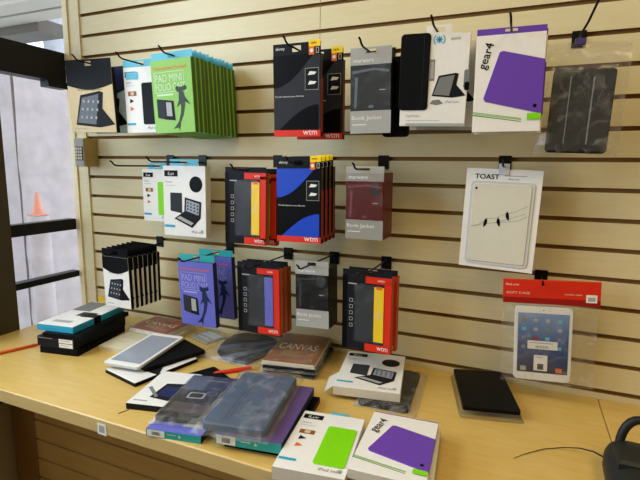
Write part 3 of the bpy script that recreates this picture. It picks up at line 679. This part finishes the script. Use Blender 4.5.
# the hook at top right slants up and outward
r = empty('peg_hook', 'black peg hook slanting up over the bagged dark case at top right', 'hook', 'peg hooks on the slatwall', (.105, 0, K3))
mb = MB(); mb.box((-.016, -.003, -.030), (.016, -.0005, .010), METAL, r=.0005); mb.build('bracket', r)
mb = MB(); mb.tube([(0, -.002, -.01), (-.005, -.09, -.028), (-.01, -.165, -.040), (0, -.20, -.022), (.012, -.25, .01), (.014, -.262, .028)], .0026, METAL); mb.build('bar', r)

# keypad box on the wall
r = empty('alarm_keypad', 'small tan box with a grey keypad on the wall beside the window', 'keypad', None, (-1.575, 0, .595)); T = lambda u, v, n: Vector((u - .025, -n, v))
mb = MB(T); mb.box((0, 0, 0), (.052, .108, .062), mat('keypad_tan', (186, 160, 100), .5), r=.003); mb.build('housing', r)
mb = MB(T); mb.box((.001, .002, .0605), (.050, .106, .064), LGREY, r=.002); mb.build('face_plate', r)
mb = MB(T); mb.box((.006, .024, .0635), (.046, .076, .0655), CHAR, r=.0008); kp = mb.build('key_panel', r)
for i in range(3):
    for j in range(4):
        mb = MB(T); mb.box((.009 + i * .0125, .0265 + j * .0122, .065), (.0185 + i * .0125, .0365 + j * .0122, .0675), OFFW, r=.0008); mb.build('key', kp)

# ================================================================ GOODS ON THE COUNTER
def lay(name, label, cat, group, x, y, z, rz, rx=0, ry=0): return empty(name, label, cat, group, (x, y, z), (rx, ry, rz))
# stack by the window
SG = 'boxes in the stack by the window'
bz = [(0.0, .022, -1.345, -.280, 10, 'black box at the bottom of the stack by the window', .142, .238),
      (.0222, .032, -1.352, -.276, 8, 'black box with white stickers, second from bottom by the window', .144, .245),
      (.0544, .015, -1.338, -.268, 12, 'thin black box, third from bottom of the stack by the window', .138, .256)]
for i, (z, t, x, y, a, lab, w, h) in enumerate(bz):
    r = lay('tablet_case_box', lab, 'box', SG, x, y, z, a); T = LAY(w, h, t)
    mb = MB(T); mb.box((0, 0, -t), (w, h, 0), BLACK, sides=CHAR if i == 1 else BLACK); mb.quad(.02, .03, w - .02, h - .06, CHAR, 1); mb.build('box', r)
    if i == 1:
        mb = MB(T); f = lambda a_, b_, c_, e_, m_, k_: mb.face([(a_, -.0003 * k_, c_), (b_, -.0003 * k_, c_), (b_, -.0003 * k_, e_), (a_, -.0003 * k_, e_)], m_)
        f(.085, .138, -.015, -.002, WHITE, 1); f(.085, .138, -.030, -.017, WHITE, 1); f(.09, .13, -.008, -.0065, GREY, 2); f(.09, .125, -.023, -.0218, GREY, 2); f(.002, .06, -.006, -.003, GREY, 1); mb.build('sticker', r)
w, h, t = .138, .256, .022
r = lay('tablet_case_box', 'white box with cyan edges on top of the stack by the window', 'box', SG, -1.366, -.262, .0700, 9.2); T = LAY(w, h, t)
mb = MB(T); mb.box((0, 0, -t), (w, h, 0), CYAN, front=WHITE, back=WHITE); mb.box((0.001, .001, -t - .0), (w - .001, h - .001, -t * .6), OFFW, r=0)
mb.quad(.0, .15, .075, .25, GREY, 1); mb.quad(.06, .10, .12, .14, DGREY, 1); mb.quad(.03, .03, .10, .05, LGREY, 1); mb.build('box', r)
mb = MB(T); mb.box((.085, .095, .0), (w + .004, .125, .002), BLACK); mb.box((w + .0005, .095, -t), (w + .003, .125, .001), BLACK); mb.build('clasp', r)

# orange pen on the left
def pen(name, label, a, b, z, rad, mt, tipm, cat='pen'):
    a = Vector(a + (z,)); b = Vector(b + (z,)); r = empty(name, label, cat, None, (a.x, a.y, 0)); d = b - a
    s0 = Vector((a.x, a.y, 0)); T = lambda x, y, z_: Vector((x, y, z_)) - s0
    mb = MB(T); mb.tube([a + d * .1, a + d * .12, a + d * .9, b], [rad * .9, rad, rad, rad * .7], mt, 10); mb.build('barrel', r)
    mb = MB(T); mb.tube([a, a + d * .1], [rad * .25, rad * .9], tipm, 10); mb.build('tip', r)
    return r
pen('pen', 'orange red pen lying left of the stack by the window', (-1.50, -.50), (-1.452, -.372), .005, .0048, mat('pen_orange', (214, 84, 30), .35), BLACK)
r = pen('pen', 'red pen lying on the counter in front of the bagged striped case', (-.786, -.318), (-.705, -.236), .0062, .006, mat('pen_red', (226, 58, 34), .3), mat('pen_red', (0, 0, 0)))

# yellow sticky note standing behind the stack
mb = MB(lambda u, v, n: Vector((u, -n, v))); mb.box((0, 0, 0), (.042, .032, .0012), YEL, r=.0003)
tag(mb.build('sticky_note', None, (-1.588, -.0065, .030)), 'bright yellow note on the wall edge behind the stack by the window', 'note')

# wide cream box, with a red canvas-print box in a bag on it
w, h, t = .19, .27, .016
r = lay('cream_box', 'wide flat cream box lying under the red canvas-print box', 'box', None, -1.158, -.172, 0, 5); T = LAY(w, h, t)
mb = MB(T); mb.box((0, 0, -t), (w, h, 0), CREAM); mb.quad(.02, .05, .07, .055, TAN, 1); mb.quad(.02, .08, .13, .20, mat('cream_print', (200, 190, 158), .4), 1); mb.quad(.13, .10, .18, .15, GREY, 1)
mb.face([(.01, -.0004, -t + .003), (.05, -.0004, -t + .003), (.05, -.0004, -.004), (.01, -.0004, -.004)], TAN); mb.build('box', r)
w, h, t = .170, .135, .016
def canvas(mb, T, w, h, t, colour):
    mb.box((0, 0, -t), (w, h, 0), colour, sides=OFFW); mb.text('CANVAS', w * .10, h * .42, h * .20, mat('print_silver', (236, 232, 222), .35), 2, width=w * .78)
    for i in range(5): mb.quad(w * .25, h * (.36 - i * .04), w * (.7 - .05 * (i % 3)), h * (.36 - i * .04) + .002, TAN, 2)
r = lay('canvas_print_box', 'dark red box with silver lettering in a bag, on the cream box', 'box', 'boxes lettered in silver', -1.165, -.108, .0165, -1); T = LAY(w, h, t)
mb = MB(T); canvas(mb, T, w, h, t, CRED); mb.build('box', r)
bag(T, r, -.008, -.006, w + .008, h + .012, 0, 0, w, h, -.0155, .003, 21, .0022)

# white tablet on black folio on white box
w, h, t = .150, .215, .012
r = lay('tablet_case_box', 'white box with dark print under the white tablet and black folio', 'box', None, -.985, -.345, 0, 0 - 13); T = LAY(w, h, t)
mb = MB(T); mb.box((0, 0, -t), (w, h, 0), WHITE, sides=BLACK); tablet_stand(mb, w * .55, h * .5, w * .6, CHAR, GREY); mb.build('box', r)
w, h, t = .135, .20, .012
r = lay('folio_case', 'black folio case sticking out beneath the white tablet', 'case', None, -.985, -.285, .0125, -22); T = LAY(w, h, t)
mb = MB(T); mb.outline(rr(0, 0, w, h, .008), -t, 0, RUBBER, cham=.002); mb.build('cover', r)
w, h, t = .122, .235, .0085
r = lay('tablet', 'white framed tablet with silver screen lying on the black folio', 'tablet', None, -1.043, -.309, .0275, 6.4, 2.0); T = LAY(w, h, t)
mb = MB(T); mb.outline(rr(0, 0, w, h, .008), -t, 0, WHITE, side=SILV, cham=.001); mb.build('body', r)
mb = MB(T); mb.quad(.009, .020, w - .009, h - .020, SCRG, 1); mb.build('screen', r)

# white box with tablet picture, black sleeve behind it
w, h, t = .120, .186, .017
r = lay('tablet_case_box', 'white box picturing a dark tablet and stylus, left of the bagged blue case', 'box', None, -.832, -.459, 0, 13); T = LAY(w, h, t)
mb = MB(T); mb.box((0, 0, -t), (w, h, 0), WHITE, sides=CHAR); mb.poly([(w * .35, h * .2), (w * 1.0, h * .12), (w * .98, h * .66), (w * .42, h * .62)], CHAR, 1); mb.poly([(w * .44, h * .28), (w * .9, h * .22), (w * .88, h * .55), (w * .48, h * .54)], NAVY, 2)
mb.poly([(w * .10, h * .46), (w * .16, h * .50), (w * .52, h * .24), (w * .48, h * .2)], GREY, 3); mb.quad(w * .08, h * .08, w * .4, h * .11, LGREY, 1); mb.build('box', r)
w, h, t = .11, .14, .008
r = lay('folio_case', 'thin black sleeve lying behind the white box and bagged blue case', 'case', None, -.795, -.362, 0, -28); T = LAY(w, h, t)
mb = MB(T); mb.outline(rr(0, 0, w, h, .008), -t, 0, RUBBER, cham=.002); mb.build('cover', r)

# bag of silver film behind, striped fanned case
w, h, t = .125, .115, .008
r = lay('bagged_cable', 'flat clear bag with a pale insert lying behind the striped case', 'bag', 'cases in clear bags', -.985, -.062, 0, -20); T = LAY(w, h, t)
mb = MB(T); mb.box((.012, .012, -t), (w - .012, h - .02, -t + .0025), LGREY); mb.face([(.03, .03, -t + .003), (.09, .03, -t + .003), (.09, .036, -t + .003), (.03, .036, -t + .003)], WHITE)
mb.face([(.02, .05, -t + .003), (.10, .05, -t + .003), (.10, .085, -t + .003), (.02, .085, -t + .003)], SILV); mb.build('insert', r)
bag(T, r, 0, 0, w, h, .012, .012, w - .012, h - .02, -.0078, -.003, 31, .002)
r = lay('bagged_tablet_case', 'dark blue striped case fanned out in a clear bag, behind the red pen', 'tablet case', 'cases in clear bags', -.82, -.10, 0, 0)
sd = [(-.734, -.215), (-.790, -.222), (-.832, -.210), (-.868, -.180), (-.884, -.140), (-.893, -.100), (-.893, -.055), (-.868, -.015)]
top_ = [(-.700, -.060), (-.708, -.048), (-.716, -.038), (-.726, -.030), (-.738, -.022), (-.752, -.016), (-.770, -.012), (-.792, -.010)]
Tf = lambda x, y, z: Vector((x + .82, y + .10, z))
cols = (CHAR, DBLUE, CHAR, mat('stripe_blue', (58, 74, 120), .35), CHAR, DGREY, CHAR)
for i in range(7):
    mb = MB(Tf); z0 = .003 + .0016 * i
    mb.outline([sd[i], top_[i], top_[i + 1], sd[i + 1]], z0 - .002, z0 + .006, cols[i], cham=.001); mb.build('panel', r)
Tb = lambda u, v, n: Vector((u - .085, v - .13, n)); bag(Tb, r, -.005, 0, .215, .238, .02, .02, .19, .22, .0008, .0205, 12, .003)
# pile lettered in silver
SP = 'boxes in the silver lettered pile'
for i, (z, rz, dx, dy, lab) in enumerate(((0, 7, .004, .004, 'dark box in a bag at the bottom of the brown lettered pile'), (.0155, 13, -.002, -.004, 'dark box in a bag in the middle of the brown lettered pile'),
                                          (.031, 10, 0, 0, 'brown box with silver lettering on top of its pile'))):
    w, h, t = .158, .232, .0125
    r = lay('canvas_print_box', lab, 'box', SP, -.605 + dx, -.118 + dy, z + .0004, rz); T = LAY(w, h, t)
    mb = MB(T)
    if i == 2: canvas(mb, T, w, h, t, BRONZE)
    else: mb.box((0, 0, -t), (w, h, 0), CHAR)
    mb.build('box', r); bag(T, r, -.008, -.006, w + .008, h + .008, 0, 0, w, h, -t + .0004, .0017, 40 + i, .0014)

# bagged blue case over violet shark box
w, h, t = .136, .205, .018
r = lay('tablet_case_box', 'violet box with teal end under the bagged blue printed case', 'box', 'violet boxes with teal ends on the counter', -.690, -.520, 0, 10); T = LAY(w, h, t)
def teal_end(mb, w, t):
    mb.face([(0, -.0004, -t), (w, -.0004, -t), (w, -.0004, 0), (0, -.0004, 0)], TEAL); mb.face([(.003, -.0008, -t + .001), (.047, -.0008, -t + .001), (.047, -.0008, -.001), (.003, -.0008, -.001)], WHITE)
    for k in range(9): q = .016 + .0022 * k; mb.face([(q, -.0012, -t + .005), (q + .001, -.0012, -t + .005), (q + .001, -.0012, -.005), (q, -.0012, -.005)], BLACK)
    mb.face([(w * .62 + x, -.0008, -t / 2 + y) for x, y in disc(0, 0, .0045, 3)], OFFW); mb.face([(w * .4, -.0008, -t * .45), (w * .55, -.0008, -t * .45), (w * .55, -.0008, -t * .35), (w * .4, -.0008, -t * .35)], OFFW)
mb = MB(T); mb.box((0, 0, -t), (w, h, 0), VIOL, sides=NAVY); teal_end(mb, w, t); mb.quad(.075, .028, .135, .06, LGREY, 1); mb.build('box', r)
w, h, t = .128, .215, .013
r = lay('bagged_tablet_case', 'bagged case with blue and black printed card, left of the grey case', 'tablet case', 'cases in clear bags', -.705, -.480, .0186, 14); T = LAY(w, h, t)
mb = MB(T); mb.box((0, 0, -t), (w, h, 0), CHAR, front=CHAR); mb.quad(0, h * .62, w, h, NAVY, 1); mb.quad(0, h * .62, w * .45, h, DBLUE, 2); mb.text('rocketfish', w * .30, h * .86, .008, LGREY, 3, width=w * .55)
mb.poly(rr(w * .25, h * .42, w * .6, h * .56, .006), LGREY, 2); mb.poly(rr(w * .29, h * .44, w * .56, h * .54, .005), CHAR, 3); mb.poly(disc(w * .70, h * .56, .016, 18, .013), DBLUE, 3); mb.poly(disc(w * .70, h * .56, .010, 18, .008), NAVY, 4)
mb.poly([(w * .1, h * .12), (w * .9, h * .08), (w * .9, h * .28), (w * .1, h * .33)], mat('print_dusk', (70, 52, 50), .4), 1); mb.build('card', r)
bag(T, r, -.010, -.016, w + .008, h + .006, 0, 0, w, h, -.0126, .002, 51, .0018)

# big grey case in bag over violet box over black box
w, h, t = .150, .245, .014
r = lay('tablet_case_box', 'plain black box at the bottom beneath the violet box and grey case', 'box', None, -.498, -.462, 0, 8); T = LAY(w, h, t)
mb = MB(T); mb.box((0, 0, -t), (w, h, 0), BLACK); mb.build('box', r)
w, h, t = .150, .262, .022
r = lay('tablet_case_box', 'violet box with teal end beneath the bagged grey case', 'box', 'violet boxes with teal ends on the counter', -.512, -.470, .0145, 9); T = LAY(w, h, t)
mb = MB(T); mb.box((0, 0, -t), (w, h, 0), mat('card_plum', (96, 76, 132), .35), sides=NAVY); teal_end(mb, w, t); mb.build('box', r)
w, h, t = .150, .262, .018
r = lay('bagged_tablet_case', 'slate grey tablet case in a clear bag on top of the violet box', 'tablet case', 'cases in clear bags', -.556, -.468, .0375, 11); T = LAY(w, h, t)
mb = MB(T); mb.outline(rr(0, 0, w, h, .014), -t, 0, mat('case_slate', (74, 92, 120), .5, bump=.3, scale=300), cham=.004)
for k in (.3, .36, .74): mb.quad(w * k, .012, w * k + .0012, h - .012, DGREY, 1)
mb.build('tablet_case', r)
bag(T, r, -.014, -.024, w + .012, h + .030, 0, 0, w, h, -.0176, .003, 61, .003)

# keyboard case box on a bagged black folio
w, h, t = .130, .235, .010
r = lay('bagged_tablet_case', 'black folio case in a clear bag under the white keyboard case box', 'tablet case', 'cases in clear bags', -.290, -.182, 0, 3.6); T = LAY(w, h, t)
mb = MB(T); mb.outline(rr(0, 0, w, h, .012), -t, 0, RUBBER, cham=.003); mb.build('folio_case', r)
bag(T, r, -.012, -.010, w + .022, h + .010, 0, 0, w, h, -.0096, .0014, 71, .0016)
w, h, t = .175, .244, .024
r = lay('keyboard_case_box', 'white keyboard case box lying on the black folio on the counter', 'box', 'white boxes with a black logo block', -.352, -.165, .0135, 10); T = LAY(w, h, t)
iluv(T, r, w, h, t, 'laptop', side=OFFW)
mb = MB(T); mb.raw([(0, .002, -.001), (0, .09, -.001), (-.028, .085, -.018), (-.024, .0, -.020), (0, .002, -.0016), (0, .09, -.0016), (-.028, .085, -.0186), (-.024, .0, -.0206)], [(0, 1, 2, 3), (7, 6, 5, 4), (0, 3, 7, 4), (1, 5, 6, 2), (2, 6, 7, 3)], OFFW); mb.build('flap', r)

# lime case box
w, h, t = .145, .219, .028
r = lay('tablet_case_box', 'white box with lime green case lying at the front of the counter', 'box', 'white boxes with a black logo block', -.350, -.529, 0.001, 8); T = LAY(w, h, t)
iluv(T, r, w, h, t, 'green', side=OFFW)
mb = MB(T); mb.outline([(w * .42, h), (w * .75, h), (w * .72, h + .012), (w * .45, h + .012)], -.002, -.001, TEALB); mb.build('hang_tab', r)
# purple shell boxes
w, h, t = .146, .226, .020
GP = 'purple shell case boxes'
r = lay('shell_case_box', 'white box with purple shell case on top of the front right pair', 'box', GP, -.197, -.496, .0235, 3.4); T = LAY(w, h, t)
gear4(T, r, w, h, t, hh=.004); r2_ = lay('shell_case_box', 'lower box of the front right pair, grey base showing', 'box', GP, -.190, -.490, 0, 5); T = LAY(w, h, .022)
mb = MB(T); mb.box((0, 0, -.022), (w, h, 0), WHITE, sides=GREY); mb.box((-.0005, -.0005, -.013), (w + .0005, h + .0005, -.005), OFFW, r=0); mb.build('box', r2_)

# black folio at right in clear clamshell
w, h, t = .136, .222, .026
r = lay('folio_case', 'black folio case raised in a clear tray, lying alone at the right', 'case', None, -.052, -.122, 0.0, 13.3); T = LAY(w, h, t)
mb = MB(T); mb.outline(rr(0, 0, w, h, .006), -.010, 0, BLACK, cham=.001); mb.build('cover', r)
mb = MB(T); a_ = rr(.002, .002, w - .002, h - .002, .006); b_ = rr(-.008, -.012, w + .008, h + .004, .010); k_ = len(a_)
P_ = [(x, y, -.010) for x, y in a_] + [(x, y, -t + .0005) for x, y in b_]
mb.raw(P_, [(i, (i + 1) % k_, k_ + (i + 1) % k_, k_ + i) for i in range(k_)] + [tuple(range(k_, 2 * k_))], FILM, True); mb.build('clear_tray', r)

# stick on the counter
mb = MB(); mb.tube([(-.868, -.590, .0012), (-.858, -.558, .0012)], .0009, mat('twig', (110, 90, 60), .6), 6)
tag(mb.build('wooden_stick'), 'tiny brown sliver near the counter edge by the white box', 'stick')

# black device with looped handle and cable at the right edge
r = empty('handheld_device', 'black rounded device with looped handle and thin cable at the right edge', 'device', None, (.232, -.385, 0))
dk = mat('device_black', (34, 36, 34), .45, bump=.2, scale=200)
mb = MB(); n, mseg = 18, 24; pts = []; F = []
for j in range(n + 1):
    th = math.pi * j / n
    for i in range(mseg):
        ph = 2 * math.pi * i / mseg; cx, cz = math.sin(th), -math.cos(th)
        sx = math.copysign(abs(math.cos(ph)) ** .7, math.cos(ph)) * cx; sy = math.copysign(abs(math.sin(ph)) ** .7, math.sin(ph)) * cx
        zz = math.copysign(abs(cz) ** .8, cz); taper = 1 - .22 * (zz + 1) / 2
        pts.append((sx * .062 * taper + .01, sy * .105 * taper - .02 + .02 * zz, .038 + zz * .038))
for j in range(n):
    for i in range(mseg): F.append((j * mseg + i, j * mseg + (i + 1) % mseg, (j + 1) * mseg + (i + 1) % mseg, (j + 1) * mseg + i))
mb.raw(pts, F, dk, True); mb.build('body', r)
mb = MB(); mb.tube([(-.012 + .034 * (1 - math.cos(R(a))), .05 + .01 * math.sin(R(a)), .055 + .058 * math.sin(R(a))) for a in range(0, 181, 15)], .0085, dk, 10); mb.build('handle', r)
mb = MB(); mb.box((-.030, -.05, .060), (.03, .01, .079), dk, r=.006); mb.build('button_pad', r)
mb = MB(); mb.tube([(-.035, .035, .03), (-.052, .065, .022), (-.075, .085, .012), (-.105, .088, .004), (-.145, .068, .0015), (-.185, .03, .0012), (-.205, .005, .0012)], [.0022, .0018, .0014, .0011, .0009, .0007, .0005], dk, 6); mb.build('cable', r)

# ---- farther outside
mb = MB(); bark = mat('pale_bark', (170, 172, 178), .9, var=.2, scale=8)
TP = (-6.0, 3.34)
r = empty('street_tree', 'pale forked tree trunk seen above the black window beam', 'tree', None, (TP[0], TP[1], ZF))
mb.tube([(0, 0, 0), (0, 0, 1.5), (0, .0, 3.0), (0, 0, 3.4)], [.17, .14, .125, .15], bark, 12)
mb.tube([(0, -.02, 3.3), (0, -.22, 3.75), (0, -.45, 4.3), (0, -.55, 5.2)], [.12, .10, .08, .06], bark, 10); mb.tube([(0, .02, 3.3), (0, .18, 3.7), (0, .30, 4.3), (0, .36, 5.2)], [.12, .10, .08, .06], bark, 10); mb.build('trunk', r)
r = empty('street_shrub', 'light green leafy bushes beyond the window at the far left', 'bush', None, (-9, .2, ZF)); mb = MB(); rn = random.Random(2); gm = mat('leaf_green', (110, 170, 110), .7, var=.4)
for i in range(700):
    x, y, z = rn.gauss(0, .35), rn.gauss(0, .8), 1.2 + rn.uniform(-1.2, 1.0); s = .09
    a = Vector((rn.uniform(-1, 1), rn.uniform(-1, 1), rn.uniform(-1, 1))).normalized() * s; b = a.orthogonal().normalized() * s * .6
    c = Vector((x, y, z)); mb.face([tuple(c - a), tuple(c + b), tuple(c + a), tuple(c - b)], gm)
mb.build('foliage', r)
cone = empty('traffic_cone', 'pale orange traffic cone outside on top of the concrete bollard', 'cone', None, (-2.70, .555, .292))
mb = MB(); rg = []
cm_ = mat('cone_orange', (214, 140, 118), .5)
mb.tube([(0, 0, .006), (0, 0, .06), (0, 0, .10), (0, 0, .142)], [.034, .022, .015, .006], cm_, 16); mb.build('cone_body', cone)
mb = MB(); mb.box((-.042, -.042, 0), (.042, .042, .007), cm_); mb.build('base', cone)
cp = empty('canopy', 'grey beamed canopy of the building outside, above the window', 'canopy', None, (-6, 2.3, 2.2)); sh3 = lambda x, y, z: Vector((x + 6, y - 2.3, z - 2.2))
cg = mat('canopy_grey', (176, 168, 156), .7); cd = mat('canopy_dark', (96, 90, 84), .7)
for y0, y1 in ((2.0, 2.24), (2.29, 2.52)):
    mb = MB(sh3); mb.box((-10, y0, 2.2), (-3.2, y1, 2.32), cg, r=.005); mb.build('beam', cp)
mb = MB(sh3); mb.box((-10, 1.96, 2.26), (-3.2, 2.56, 2.36), cd); mb.build('roof_slab', cp)
mb = MB(sh3); mb.raw([(-5.9, 2.52, 2.10), (-5.2, 2.52, 2.10), (-5.2, 2.85, 2.10), (-6.6, 2.85, 2.10), (-5.9, 2.52, 2.25), (-5.2, 2.52, 2.25), (-5.2, 2.85, 2.25), (-6.6, 2.85, 2.25)], [(3, 2, 1, 0), (4, 5, 6, 7), (0, 1, 5, 4), (1, 2, 6, 5), (2, 3, 7, 6), (3, 0, 4, 7)], cd); mb.build('bracket', cp)
for px_ in (-9.6, -12.0):
    mb = MB(sh3); mb.box((px_ - .1 if px_ > -10 else -9.9, 2.2, ZF), ((px_ + .1) if px_ > -10 else -9.8, 2.3, 2.2), cg); mb.build('post', cp)
